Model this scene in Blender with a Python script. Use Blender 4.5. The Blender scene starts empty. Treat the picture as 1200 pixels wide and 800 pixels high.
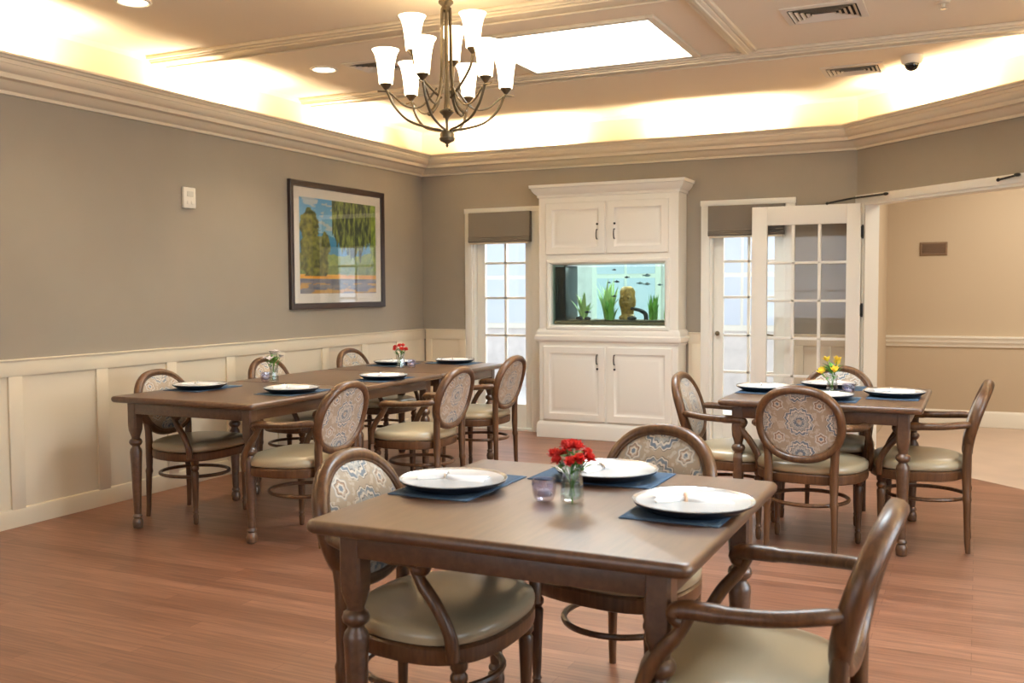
import bpy, bmesh, math, random
from math import sin, cos, pi, radians, sqrt, atan2
from mathutils import Vector, Matrix, noise
random.seed(7)
SC = bpy.context.scene
COL = SC.collection

# ------------------------------------------------------------------ helpers
def newmat(name):
    m = bpy.data.materials.new(name); m.use_nodes = True
    nt = m.node_tree; nt.nodes.clear()
    out = nt.nodes.new('ShaderNodeOutputMaterial')
    return m, nt, out

def principled(name, col, rough=.5, metal=0., spec=.5, coat=0., bump=0., bscale=60., var=0., vscale=8., emis=None, estr=0., sheen=0.):
    m, nt, out = newmat(name)
    b = nt.nodes.new('ShaderNodeBsdfPrincipled')
    b.inputs['Base Color'].default_value = (*col, 1)
    b.inputs['Roughness'].default_value = rough
    b.inputs['Metallic'].default_value = metal
    b.inputs['Specular IOR Level'].default_value = spec
    b.inputs['Coat Weight'].default_value = coat
    b.inputs['Sheen Weight'].default_value = sheen
    if emis:
        b.inputs['Emission Color'].default_value = (*emis, 1); b.inputs['Emission Strength'].default_value = estr
    tc = nt.nodes.new('ShaderNodeTexCoord')
    if var > 0:
        n = nt.nodes.new('ShaderNodeTexNoise'); n.inputs['Scale'].default_value = vscale; n.inputs['Detail'].default_value = 5
        nt.links.new(tc.outputs['Object'], n.inputs['Vector'])
        r = nt.nodes.new('ShaderNodeValToRGB')
        r.color_ramp.elements[0].position = .3; r.color_ramp.elements[1].position = .7
        r.color_ramp.elements[0].color = (*[c*(1-var) for c in col], 1)
        r.color_ramp.elements[1].color = (*[min(1, c*(1+var)) for c in col], 1)
        nt.links.new(n.outputs['Fac'], r.inputs['Fac']); nt.links.new(r.outputs['Color'], b.inputs['Base Color'])
    if bump > 0:
        n = nt.nodes.new('ShaderNodeTexNoise'); n.inputs['Scale'].default_value = bscale; n.inputs['Detail'].default_value = 3
        nt.links.new(tc.outputs['Object'], n.inputs['Vector'])
        bp = nt.nodes.new('ShaderNodeBump'); bp.inputs['Strength'].default_value = bump; bp.inputs['Distance'].default_value = .01
        nt.links.new(n.outputs['Fac'], bp.inputs['Height']); nt.links.new(bp.outputs['Normal'], b.inputs['Normal'])
    nt.links.new(b.outputs[0], out.inputs[0])
    return m

def wood(name, c1, c2, rough=.4, coat=.15, axis=0, scale=6.):
    m, nt, out = newmat(name)
    b = nt.nodes.new('ShaderNodeBsdfPrincipled')
    tc = nt.nodes.new('ShaderNodeTexCoord'); mp = nt.nodes.new('ShaderNodeMapping')
    s = [scale*5]*3; s[axis] = scale*.5; mp.inputs['Scale'].default_value = s
    n = nt.nodes.new('ShaderNodeTexNoise'); n.inputs['Scale'].default_value = 1.5; n.inputs['Detail'].default_value = 6; n.inputs['Distortion'].default_value = .6
    r = nt.nodes.new('ShaderNodeValToRGB'); r.color_ramp.elements[0].position = .3; r.color_ramp.elements[1].position = .72
    r.color_ramp.elements[0].color = (*c1, 1); r.color_ramp.elements[1].color = (*c2, 1)
    L = nt.links.new
    L(tc.outputs['Object'], mp.inputs['Vector']); L(mp.outputs[0], n.inputs['Vector']); L(n.outputs['Fac'], r.inputs['Fac']); L(r.outputs[0], b.inputs['Base Color'])
    b.inputs['Roughness'].default_value = rough; b.inputs['Coat Weight'].default_value = coat; b.inputs['Coat Roughness'].default_value = .34
    L(b.outputs[0], out.inputs[0])
    return m

def glassmat(name, tint=(1, 1, 1), gloss=.12, rough=.02, edge=.75):
    m, nt, out = newmat(name)
    t = nt.nodes.new('ShaderNodeBsdfTransparent'); t.inputs[0].default_value = (*tint, 1)
    g = nt.nodes.new('ShaderNodeBsdfGlossy'); g.inputs['Roughness'].default_value = rough
    lw = nt.nodes.new('ShaderNodeLayerWeight'); lw.inputs['Blend'].default_value = .25
    mr = nt.nodes.new('ShaderNodeMapRange'); mr.inputs['To Min'].default_value = gloss*.4; mr.inputs['To Max'].default_value = edge
    mx = nt.nodes.new('ShaderNodeMixShader'); L = nt.links.new
    L(lw.outputs['Facing'], mr.inputs['Value']); L(mr.outputs[0], mx.inputs[0]); L(t.outputs[0], mx.inputs[1]); L(g.outputs[0], mx.inputs[2]); L(mx.outputs[0], out.inputs[0])
    return m

class MB:
    def __init__(s): s.bm = bmesh.new()
    def box(s, x0, x1, y0, y1, z0, z1, bev=0., segs=2):
        vs = [s.bm.verts.new(p) for p in ((x0,y0,z0),(x1,y0,z0),(x1,y1,z0),(x0,y1,z0),(x0,y0,z1),(x1,y0,z1),(x1,y1,z1),(x0,y1,z1))]
        fs = [s.bm.faces.new([vs[i] for i in q]) for q in ((3,2,1,0),(4,5,6,7),(0,1,5,4),(1,2,6,5),(2,3,7,6),(3,0,4,7))]
        if bev > 0:
            es = list({e for f in fs for e in f.edges})
            bmesh.ops.bevel(s.bm, geom=es, offset=bev, segments=segs, affect='EDGES', profile=.5)
        return s
    def loft(s, rings, caps=True, closed=False):
        R = [[s.bm.verts.new(p) for p in r] for r in rings]
        n = len(R[0]); m = len(R)
        for i in range(m if closed else m-1):
            a, b = R[i], R[(i+1) % m]
            for j in range(n):
                s.bm.faces.new((a[j], a[(j+1) % n], b[(j+1) % n], b[j]))
        if caps and not closed:
            s.bm.faces.new(list(reversed(R[0]))); s.bm.faces.new(R[-1])
        return s
    def lathe(s, prof, c=(0,0,0), segs=24, caps=True, sq=None):
        rings = []
        for k, (r, z) in enumerate(prof):
            n = 2. if sq is None else sq[k]
            ring = []
            for i in range(segs):
                a = 2*pi*i/segs + pi/segs
                ca, sa = cos(a), sin(a)
                f = 1/((abs(ca)**n+abs(sa)**n)**(1/n))
                ring.append((c[0]+r*f*ca, c[1]+r*f*sa, c[2]+z))
            rings.append(ring)
        return s.loft(rings, caps)
    def tube(s, pts, rad, segs=8, closed=False, flat=1., up=None):
        P = [Vector(p) for p in pts]; n = len(P)
        R = rad if isinstance(rad, (list, tuple)) else [rad]*n
        T = []
        for i in range(n):
            if closed: t = P[(i+1) % n]-P[i-1]
            else: t = P[min(i+1, n-1)]-P[max(i-1, 0)]
            T.append(t.normalized())
        if up: nrm = Vector(up)
        else: nrm = Vector((0,0,1)) if abs(T[0].z) < .9 else Vector((1,0,0))
        rings = []
        for i in range(n):
            t = T[i]
            if up: nrm = Vector(up)
            nrm = (nrm - t*nrm.dot(t)).normalized(); b = t.cross(nrm)
            rings.append([P[i]+nrm*(R[i]*cos(2*pi*j/segs))+b*(R[i]*flat*sin(2*pi*j/segs)) for j in range(segs)])
        return s.loft(rings, True, closed)
    def prism(s, poly, z0, z1):
        return s.loft([[(x, y, z0) for x, y in poly], [(x, y, z1) for x, y in poly]])
    def sweep(s, prof, path, nrms, caps=True):
        """prof: (o,z) offsets; path: xy points; nrms: mitre offset direction per point"""
        rings = [[(p[0]+n[0]*o, p[1]+n[1]*o, z) for o, z in prof] for p, n in zip(path, nrms)]
        return s.loft(rings, caps)
    def steps(s, x0, x1, z0, z1, prof, back, M=None):
        """nested rectangles in xz facing -y. prof: (inset, y); back: y of the rear face"""
        rings = [[(x0,back,z0),(x1,back,z0),(x1,back,z1),(x0,back,z1)]]
        for i, y in prof:
            rings.append([(x0+i,y,z0+i),(x1-i,y,z0+i),(x1-i,y,z1-i),(x0+i,y,z1-i)])
        if M: rings = [[M @ Vector(p) for p in r] for r in rings]
        return s.loft(rings)
    def ball(s, c, r, sub=2, sc=(1,1,1)):
        ret = bmesh.ops.create_icosphere(s.bm, subdivisions=sub, radius=r)
        for v in ret['verts']: v.co = Vector((v.co.x*sc[0]+c[0], v.co.y*sc[1]+c[1], v.co.z*sc[2]+c[2]))
        return s
    def build(s, name, mat, parent=None, angle=35, M=None, kind=None, label=None):
        if M: s.bm.transform(M)
        bmesh.ops.recalc_face_normals(s.bm, faces=s.bm.faces)
        me = bpy.data.meshes.new(name); s.bm.to_mesh(me); s.bm.free()
        for p in me.polygons: p.use_smooth = True
        me.set_sharp_from_angle(angle=radians(angle))
        if mat: me.materials.append(mat)
        o = bpy.data.objects.new(name, me); COL.objects.link(o)
        if parent: o.parent = parent
        if kind: o['kind'] = kind
        if label: o['label'] = label
        return o

def tag(o, label, cat, group=None):
    o['label'] = label; o['category'] = cat
    if group: o['group'] = group
    return o
def empty(name, label, cat, loc=(0,0,0), rz=0., group=None):
    o = bpy.data.objects.new(name, None); COL.objects.link(o); o.empty_display_size = .1
    o.location = loc; o.rotation_euler = (0, 0, rz)
    return tag(o, label, cat, group)
def dup(root, loc, rz, label):
    r = root.copy(); COL.objects.link(r); r.location = loc; r.rotation_euler = (0, 0, rz); r['label'] = label
    for ch in list(root.children):
        c = ch.copy(); COL.objects.link(c); c.parent = r
        for g in list(ch.children):
            d = g.copy(); COL.objects.link(d); d.parent = c
    return r
def catmull(pts, n=6):
    P = [Vector(p) for p in pts]; out = []
    for i in range(len(P)-1):
        p0 = P[max(i-1, 0)]; p1 = P[i]; p2 = P[i+1]; p3 = P[min(i+2, len(P)-1)]
        for k in range(n):
            t = k/n
            out.append(.5*((2*p1)+(p2-p0)*t+(2*p0-5*p1+4*p2-p3)*t*t+(3*p1-p0-3*p2+p3)*t**3))
    out.append(P[-1]); return out
def slab_holes(mb, axis, a0, a1, b0, b1, t0, t1, holes):
    """slab spanning (a,b) with thickness t; axis 'y' -> a=x,b=z ; 'x' -> a=y,b=z ; 'z' -> a=x,b=y"""
    A = sorted({a0, a1, *[h[0] for h in holes], *[h[1] for h in holes]}); B = sorted({b0, b1, *[h[2] for h in holes], *[h[3] for h in holes]})
    for i in range(len(A)-1):
        for j in range(len(B)-1):
            ca, cb = (A[i]+A[i+1])/2, (B[j]+B[j+1])/2
            if any(h[0] < ca < h[1] and h[2] < cb < h[3] for h in holes): continue
            if axis == 'y': mb.box(A[i], A[i+1], t0, t1, B[j], B[j+1])
            elif axis == 'x': mb.box(t0, t1, A[i], A[i+1], B[j], B[j+1])
            else: mb.box(A[i], A[i+1], B[j], B[j+1], t0, t1)
    return mb

# ------------------------------------------------------------------ materials
M_wall = principled('taupe_wall_paint', (.305, .268, .218), .75, spec=.2, bump=.04, bscale=180, var=.03, vscale=2.)
M_cream = principled('cream_ceiling_paint', (.84, .735, .57), .8, spec=.2)
M_trim = principled('cream_gloss_trim_paint', (.72, .63, .475), .4, spec=.4)
M_white = principled('warm_white_cabinet_paint', (.84, .815, .735), .38, spec=.4)
M_doorw = principled('off_white_door_paint', (.85, .83, .75), .4, spec=.4)
M_hall = principled('beige_hall_paint', (.56, .46, .335), .75, spec=.2)
M_table = wood('walnut_table_finish', (.066, .027, .010), (.125, .058, .024), .42, .8, 1, 7)
M_chair = wood('brown_chair_finish', (.062, .025, .009), (.145, .066, .026), .36, .15, 2, 9)
M_seat = principled('pale_vinyl_seat', (.40, .325, .205), .28, spec=.6, bump=.03, bscale=250)
M_bronze = principled('dark_bronze', (.13, .098, .058), .36, metal=.75)
M_black = principled('black_iron', (.012, .011, .01), .4, spec=.4)
M_darkframe = principled('dark_walnut_frame', (.026, .013, .010), .35)
M_matboard = principled('cream_mat_board', (.82, .78, .70), .8)
M_shade = principled('taupe_fabric_shade', (.165, .145, .122), .9, spec=.1, bump=.1, bscale=300)
M_navy = principled('navy_woven_placemat', (.055, .10, .165), .75, spec=.2, bump=.2, bscale=400)
M_navydark = principled('black_filter_and_plate_shade', (.006, .008, .014), .35)  # shade below the plates put into colour; also the filter box black
M_plate = principled('glazed_white_plate', (.70, .70, .69), .18, spec=.5)
M_silver = principled('silver_rim', (.75, .74, .72), .25, metal=.8)
M_napkin = principled('white_napkin_cloth', (.83, .83, .82), .9, spec=.1, bump=.1, bscale=200)
M_peach = principled('peach_napkin_ring', (.80, .52, .34), .5)
M_glass = glassmat('clear_glass', (1, 1, 1), .06, .02, .35)
M_vase = glassmat('vase_glass', (.97, .98, .97), .25, .03, .85)
M_votive = glassmat('lilac_crystal', (.90, .88, .97), .35, .06, .8)
M_tank = glassmat('aquarium_glass', (.925, .985, .965), .05, .01, .3)
M_water = glassmat('aquarium_water', (.92, .98, .955), .01, .01, .1)
M_stem = principled('green_stem', (.08, .20, .03), .5)
M_leaf = principled('green_leaf', (.10, .30, .04), .45)
M_red = principled('coral_red_petals', (.78, .065, .05), .55)
M_yellow = principled('yellow_petals', (.85, .60, .05), .5)
M_whitepetal = principled('white_pink_petals', (.85, .76, .74), .5)
M_vent = principled('vent_enamel', (.74, .66, .54), .45)
M_dark = principled('dark_void', (.02, .017, .014), .9)
M_plastic = principled('ivory_plastic', (.80, .76, .66), .4)
M_plaque = principled('brown_grille', (.22, .14, .085), .5)
M_carpet = principled('hall_stone_tile', (.52, .40, .31), .5, var=.06, vscale=3)
M_gravel = principled('brown_gravel', (.17, .12, .07), .9, var=.4, vscale=90)
M_plant = principled('water_plant_green', (.16, .38, .06), .5)
M_plantpale = principled('pale_water_plant', (.40, .55, .22), .5)
M_gold = principled('golden_resin_ornament', (.36, .20, .045), .4, var=.4, vscale=40)
M_wood_drift = principled('black_driftwood', (.02, .02, .022), .6)
M_fish = principled('dark_fish_skin', (.03, .035, .045), .4)
M_fishs = principled('striped_silver_fish_skin', (.20, .28, .33), .3)
M_brick = principled('pale_outdoor_brick', (.72, .68, .66), .8, var=.1, vscale=6)
M_ground = principled('pale_paving', (.62, .60, .57), .9, var=.05)
M_lamp = principled('lit_lamp_lens', (.9, .85, .75), .4, emis=(1, .86, .62), estr=9)
M_frost = principled('frosted_lamp_glass', (.95, .9, .8), .35, emis=(1, .80, .52), estr=4.5)

def floor_mat():
    m, nt, out = newmat('cherry_plank_floor'); L = nt.links.new
    b = nt.nodes.new('ShaderNodeBsdfPrincipled'); tc = nt.nodes.new('ShaderNodeTexCoord')
    br = nt.nodes.new('ShaderNodeTexBrick'); br.inputs['Scale'].default_value = 1
    br.inputs['Brick Width'].default_value = .95; br.inputs['Row Height'].default_value = .076; br.inputs['Mortar Size'].default_value = .0012
    br.inputs['Color1'].default_value = (.195, .085, .048, 1); br.inputs['Color2'].default_value = (.29, .138, .083, 1); br.inputs['Mortar'].default_value = (.14, .055, .03, 1)
    br.inputs['Bias'].default_value = 0.; br.offset = .37; br.offset_frequency = 2
    mp = nt.nodes.new('ShaderNodeMapping'); mp.inputs['Scale'].default_value = (3, 55, 1)
    n = nt.nodes.new('ShaderNodeTexNoise'); n.inputs['Scale'].default_value = 1; n.inputs['Detail'].default_value = 6; n.inputs['Distortion'].default_value = .8
    r = nt.nodes.new('ShaderNodeValToRGB'); r.color_ramp.elements[0].position = .25; r.color_ramp.elements[1].position = .75
    r.color_ramp.elements[0].color = (.62, .58, .55, 1); r.color_ramp.elements[1].color = (1.2, 1.2, 1.2, 1)
    mx = nt.nodes.new('ShaderNodeMix'); mx.data_type = 'RGBA'; mx.blend_type = 'MULTIPLY'; mx.inputs['Factor'].default_value = 1
    L(tc.outputs['Object'], br.inputs['Vector']); L(tc.outputs['Object'], mp.inputs['Vector']); L(mp.outputs[0], n.inputs['Vector']); L(n.outputs['Fac'], r.inputs['Fac'])
    L(br.outputs['Color'], mx.inputs['A']); L(r.outputs[0], mx.inputs['B']); L(mx.outputs['Result'], b.inputs['Base Color'])
    b.inputs['Roughness'].default_value = .38; b.inputs['Specular IOR Level'].default_value = .55
    bp = nt.nodes.new('ShaderNodeBump'); bp.inputs['Strength'].default_value = .06; bp.inputs['Distance'].default_value = .01
    L(n.outputs['Fac'], bp.inputs['Height']); L(bp.outputs[0], b.inputs['Normal']); L(b.outputs[0], out.inputs[0])
    return m
M_floor = floor_mat()

def fabric_mat():
    m, nt, out = newmat('medallion_print_fabric'); L = nt.links.new
    def math(op, a, b=None):
        n = nt.nodes.new('ShaderNodeMath'); n.operation = op
        for i, v in enumerate((a, b)):
            if v is None: continue
            if isinstance(v, (int, float)): n.inputs[i].default_value = v
            else: L(v, n.inputs[i])
        return n.outputs[0]
    tc = nt.nodes.new('ShaderNodeTexCoord'); sx = nt.nodes.new('ShaderNodeSeparateXYZ'); L(tc.outputs['Object'], sx.inputs[0])
    X, Z = sx.outputs['X'], sx.outputs['Z']
    def cell(ox, oz, px, pz):
        u = math('ADD', math('DIVIDE', math('SUBTRACT', X, ox), px), .5); v = math('ADD', math('DIVIDE', math('SUBTRACT', Z, oz), pz), .5)
        cx = math('MULTIPLY', math('SUBTRACT', math('SUBTRACT', u, math('FLOOR', u)), .5), px)
        cz = math('MULTIPLY', math('SUBTRACT', math('SUBTRACT', v, math('FLOOR', v)), .5), pz)
        r = math('SQRT', math('ADD', math('MULTIPLY', cx, cx), math('MULTIPLY', cz, cz)))
        return r, math('ARCTAN2', cz, cx)
    def ramp(fac, stops):
        r = nt.nodes.new('ShaderNodeValToRGB'); cr = r.color_ramp; cr.interpolation = 'CONSTANT'
        while len(cr.elements) < len(stops): cr.elements.new(.5)
        for e, (p, c) in zip(cr.elements, stops): e.position = p; e.color = (*c, 1)
        L(fac, r.inputs[0]); return r.outputs[0]
    bg = (.37, .29, .205); cream = (.60, .54, .45); blue = (.145, .18, .22); ink = (.045, .043, .048); grey = (.33, .33, .31); rust = (.34, .22, .14)
    ra, ta = cell(0, .69, .205, .17)
    fa = math('DIVIDE', math('MULTIPLY', ra, math('ADD', 1, math('MULTIPLY', math('COSINE', math('MULTIPLY', ta, 8)), .07))), .092)
    fa = math('MINIMUM', fa, 1)
    petal = math('MULTIPLY', math('COSINE', math('MULTIPLY', ta, 16)), .04)
    fa = math('ADD', fa, petal)
    A = ramp(fa, [(0, rust), (.07, cream), (.12, ink), (.15, blue), (.30, cream), (.34, grey), (.50, ink), (.53, cream), (.62, blue), (.74, cream), (.79, ink), (.815, bg)])
    rb, tb = cell(.1025, .605, .205, .17)
    fb = math('DIVIDE', math('MULTIPLY', rb, math('ADD', 1, math('MULTIPLY', math('COSINE', math('MULTIPLY', tb, 6)), .12))), .1)
    B = ramp(fb, [(0, blue), (.08, cream), (.14, rust), (.20, ink), (.22, cream), (.28, grey), (.31, bg)])
    mx = nt.nodes.new('ShaderNodeMix'); mx.data_type = 'RGBA'
    L(math('GREATER_THAN', fa, .815), mx.inputs['Factor']); L(A, mx.inputs['A']); L(B, mx.inputs['B'])
    n = nt.nodes.new('ShaderNodeTexNoise'); n.inputs['Scale'].default_value = 45; n.inputs['Detail'].default_value = 4; L(tc.outputs['Object'], n.inputs['Vector'])
    m2 = nt.nodes.new('ShaderNodeMix'); m2.data_type = 'RGBA'; m2.inputs['B'].default_value = (*cream, 1)
    L(math('MULTIPLY', math('GREATER_THAN', n.outputs['Fac'], .55), .45), m2.inputs['Factor']); L(mx.outputs['Result'], m2.inputs['A'])
    b = nt.nodes.new('ShaderNodeBsdfPrincipled'); b.inputs['Roughness'].default_value = .5; b.inputs['Specular IOR Level'].default_value = .5
    b.inputs['Sheen Weight'].default_value = .25
    L(m2.outputs['Result'], b.inputs['Base Color']); L(b.outputs[0], out.inputs[0])
    return m
M_fabric = fabric_mat()

# ------------------------------------------------------------------ room shell
XL, YB, ZC = -5.0, 8.493, 2.8975          # left wall, back wall, ceiling
XR, YF = 2.3, -2.0
KA = 7.585                                  # angled wall: x + y = KA
CX = KA - YB                                # corner with the back wall
YA = KA - XR
T = .14

# openings of the two glazed doors and the aquarium
D1 = (-4.44, -3.80, 0.0, 2.084); D2 = (-2.115, -1.47, 0.0, 2.061); AQ = (-3.507, -2.445, 1.029, 1.575)
fl = MB().prism([(XL-T, YF-T), (XR+T, YF-T), (XR+T, YA), (CX, YB), (CX, YB+T), (XL-T, YB+T)], -.12, 0).build('floor', M_floor, kind='structure')
MB().prism([(CX, YB), (XR+T, YA-T), (5.2, YA-T), (5.2, 10.64), (CX, 10.64)], -.12, -.002).build('floor_hall', M_carpet, kind='structure')
MB().box(XL-T, XL, YF-T, YB+T, -.0, ZC+.2).build('wall_left', M_wall, kind='structure')
w = MB(); slab_holes(w, 'y', XL, CX, 0, ZC+.2, YB, YB+T, [D1, D2, AQ]); w.build('wall_back', M_wall, kind='structure')
W1, W2 = (-.6, 1.5, .8, 2.3), (2.3, 4.6, .8, 2.3)
w = MB(); slab_holes(w, 'x', YF, YA, 0, ZC+.2, XR, XR+T, [W1, W2]); w.build('wall_right', M_wall, kind='structure')
W3 = (-3.6, -.6, .8, 2.3)
w = MB(); slab_holes(w, 'y', XL, XR, 0, ZC+.2, YF-T, YF, [W3]); w.build('wall_front', M_wall, kind='structure')

# angled wall, local frame: s along the wall from the corner, o towards the room
R45 = Matrix.Translation((CX, YB, 0)) @ Matrix.Rotation(-pi/4, 4, 'Z')      # local +x runs along the wall, -y faces the room
SL = (XR-CX)*sqrt(2)
S0, S1, ZO = .10, 1.93, 2.035
w = MB(); slab_holes(w, 'y', 0, SL, 0, ZC+.2, 0, .12, [(S0, S1, -1, ZO)]); w.build('wall_angled', M_wall, M=R45, kind='structure')

# hall beyond the angled opening
MB().box(CX, 5.2, 10.5, 10.64, 0, ZC+.2).build('wall_hall_far', M_hall, kind='structure')
MB().box(CX-.02, CX+.08, YB+.13, 10.5, 0, ZC+.2).build('wall_hall_left', M_hall, kind='structure')
MB().box(5.2, 5.3, YA-T, 10.64, 0, ZC+.2).build('wall_hall_right', M_hall, kind='structure')
MB().box(XR+T, 5.2, YA-T-.1, YA-T, 0, ZC+.2).build('wall_hall_near', M_hall, kind='structure')
MB().prism([(CX, YB+T), (CX+.14, YB), (XR+T, YA), (5.2, YA-T), (5.2, 10.5), (CX, 10.5)], ZC-.1, ZC+.1).build('ceiling_hall', M_cream, kind='structure')
railp = [(0, .770), (.012, .772), (.016, .80), (.03, .815), (.034, .845), (.045, .86), (.045, .876), (0, .876)]
MB().sweep(railp, [(CX+.08, 10.5), (5.2, 10.5)], [(0, -1)]*2).build('trim_hall_chair_rail', M_doorw, kind='structure')
basep = [(0, 0), (.016, 0), (.016, .125), (.010, .145), (.006, .155), (0, .155)]
MB().sweep(basep, [(CX+.08, 10.5), (5.2, 10.5)], [(0, -1)]*2).build('baseboard_hall', M_doorw, kind='structure')

# ceiling with the skylight opening
SK = (-2.86, -1.72, 5.47, 6.46); SK_ADDED = (-1.15, -.05, 3.3, 4.35)  # second opening is invented and out of view, for bluish top light
w = MB()
A = sorted({XL-T, CX, XR+T, SK[0], SK[1]})
slab_holes(w, 'z', XL-T, XR+T, YF-T, YB+T, ZC, ZC+.12, [SK, SK_ADDED]); w.build('ceiling', M_cream, kind='structure')
def skylight(name, SK):
    w = MB()
    for a in ((SK[0]-.03, SK[0], SK[2]-.03, SK[3]+.03), (SK[1], SK[1]+.03, SK[2]-.03, SK[3]+.03), (SK[0], SK[1], SK[2]-.03, SK[2]), (SK[0], SK[1], SK[3], SK[3]+.03)):
        w.box(*a, ZC+.12, ZC+.42)
    sk = w.build(name, M_doorw, kind='structure')
    w = MB()
    for a in ((SK[0]-.035, SK[0]+.012, SK[2]-.035, SK[3]+.035), (SK[1]-.012, SK[1]+.035, SK[2]-.035, SK[3]+.035), (SK[0], SK[1], SK[2]-.035, SK[2]+.012), (SK[0], SK[1], SK[3]-.012, SK[3]+.035)):
        w.box(*a, ZC-.022, ZC-.0005, .004)
    w.build('skylight_trim', M_trim, sk)
skylight('window_skylight', SK); skylight('window_skylight_added', SK_ADDED)  # the second skylight is an unseen addition

# shallow ceiling beams with edge mouldings
def beam(name, x0, x1, y0, y1, along):
    w = MB(); w.box(x0, x1, y0, y1, ZC-.03, ZC-.0003, .003)
    if along == 'x':
        for y, d in ((y0, -1), (y1, 1)):
            w.box(x0, x1, min(y, y+.03*d), max(y, y+.03*d), ZC-.022, ZC-.0003, .006); w.box(x0, x1, min(y-.035*d, y-.02*d), max(y-.035*d, y-.02*d), ZC-.042, ZC-.0295, .004)
    else:
        for x, d in ((x0, -1), (x1, 1)):
            w.box(min(x, x+.03*d), max(x, x+.03*d), y0, y1, ZC-.022, ZC-.0003, .006); w.box(min(x-.035*d, x-.02*d), max(x-.035*d, x-.02*d), y0, y1, ZC-.042, ZC-.0295, .004)
    return w.build(name, M_trim, kind='structure')
beam('trim_beam_middle', XL, XR, 4.94, 5.13, 'x')
beam('trim_beam_rear', XL, .75, 6.56, 6.73, 'x')
beam('trim_beam_cross', -1.41, -1.35, 5.165, 6.495, 'y')
beam('trim_beam_front', XL, XR, 2.2, 2.39, 'x')

# crown cornice with cove, mitred around the room
crown = [(0, 2.468), (.016, 2.468), (.020, 2.486), (.034, 2.490), (.052, 2.500), (.072, 2.518), (.085, 2.530), (.140, 2.532), (.142, 2.546), (.146, 2.558), (.158, 2.562), (.176, 2.578), (.186, 2.604), (.190, 2.622), (.205, 2.624), (.212, 2.634), (.228, 2.638), (.230, 2.650), (.19, 2.650), (.19, 2.60), (.06, 2.575), (0, 2.575)]
def wallpts():
    P = [(XL, YF), (XL, YB), (CX, YB), (XR, YA), (XR, YF)]
    N = []
    for i in range(len(P)):
        a = Vector(P[i-1]); b = Vector(P[i]); c = Vector(P[(i+1) % len(P)])
        d1 = (b-a).normalized(); d2 = (c-b).normalized(); n1 = Vector((d1.y, -d1.x)); n2 = Vector((d2.y, -d2.x))
        m = (n1+n2).normalized(); m /= m.dot(n1); N.append(m)
    return P, N
P, N = wallpts()
for k, nm in enumerate(('left', 'back', 'angled', 'right', 'front')):
    j = (k+1) % 5
    MB().sweep(crown, [P[k], P[j]], [N[k], N[j]]).build('trim_crown_'+nm, M_trim, kind='structure')

# cream cove face above the cornice
for k, nm in enumerate(('left', 'back', 'angled', 'right', 'front')):
    j = (k+1) % 5
    MB().sweep([(.0005, 2.576), (.008, 2.576), (.008, ZC-.03), (.03, ZC-.0004), (.0005, ZC-.0004)], [P[k], P[j]], [N[k], N[j]]).build('trim_cove_'+nm, M_cream, kind='structure')

# wainscot on the left wall, back wall
ys = [-1.9, -1.15, -.4, .35, 1.1, 1.85, 2.55, 3.21, 3.86, 4.48, 5.07, 5.66, 6.24, 6.83, 7.07+.35, 8.0]
w = MB()
w.box(XL, XL+.010, YF, YB, .0, .955); w.box(XL+.0095, XL+.026, YF, YB, .868, .957, .003); w.box(XL, XL+.036, YF, YB, .956, .967, .003)
for y in ys: w.box(XL+.0095, XL+.024, y-.045, y+.045, .10, .869, .002)
w.build('trim_wainscot_left', M_trim, kind='structure')
MB().sweep([(0, 0), (.028, 0), (.028, .09), (.022, .104), (.012, .108), (0, .108)], [(XL, YF), (XL, YB)], [(1, 0)]*2).build('baseboard_left', M_trim, kind='structure')
def wains_back(name, x0, x1, st):
    w = MB(); w.box(x0, x1, YB-.010, YB, 0, .955); w.box(x0, x1, YB-.026, YB-.0095, .868, .957, .003); w.box(x0, x1, YB-.036, YB, .956, .967, .003)
    for x in st: w.box(max(x0, x-.045), min(x1, x+.045), YB-.024, YB-.0095, .10, .869, .002)
    w.build('trim_wainscot_'+name, M_trim, kind='structure')
    MB().sweep([(0, 0), (.028, 0), (.028, .09), (.022, .104), (.012, .108), (0, .108)], [(x0, YB), (x1, YB)], [(0, -1)]*2).build('baseboard_'+name, M_trim, kind='structure')
wains_back('back_left', XL+.04, D1[0]-.075, [XL+.06, D1[0]-.10])
wains_back('back_middle', -2.30, D2[0]-.075, [-2.22])
wains_back('back_right', D2[1]+.075, CX-.01, [-1.36, -1.14, -.93])

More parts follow.
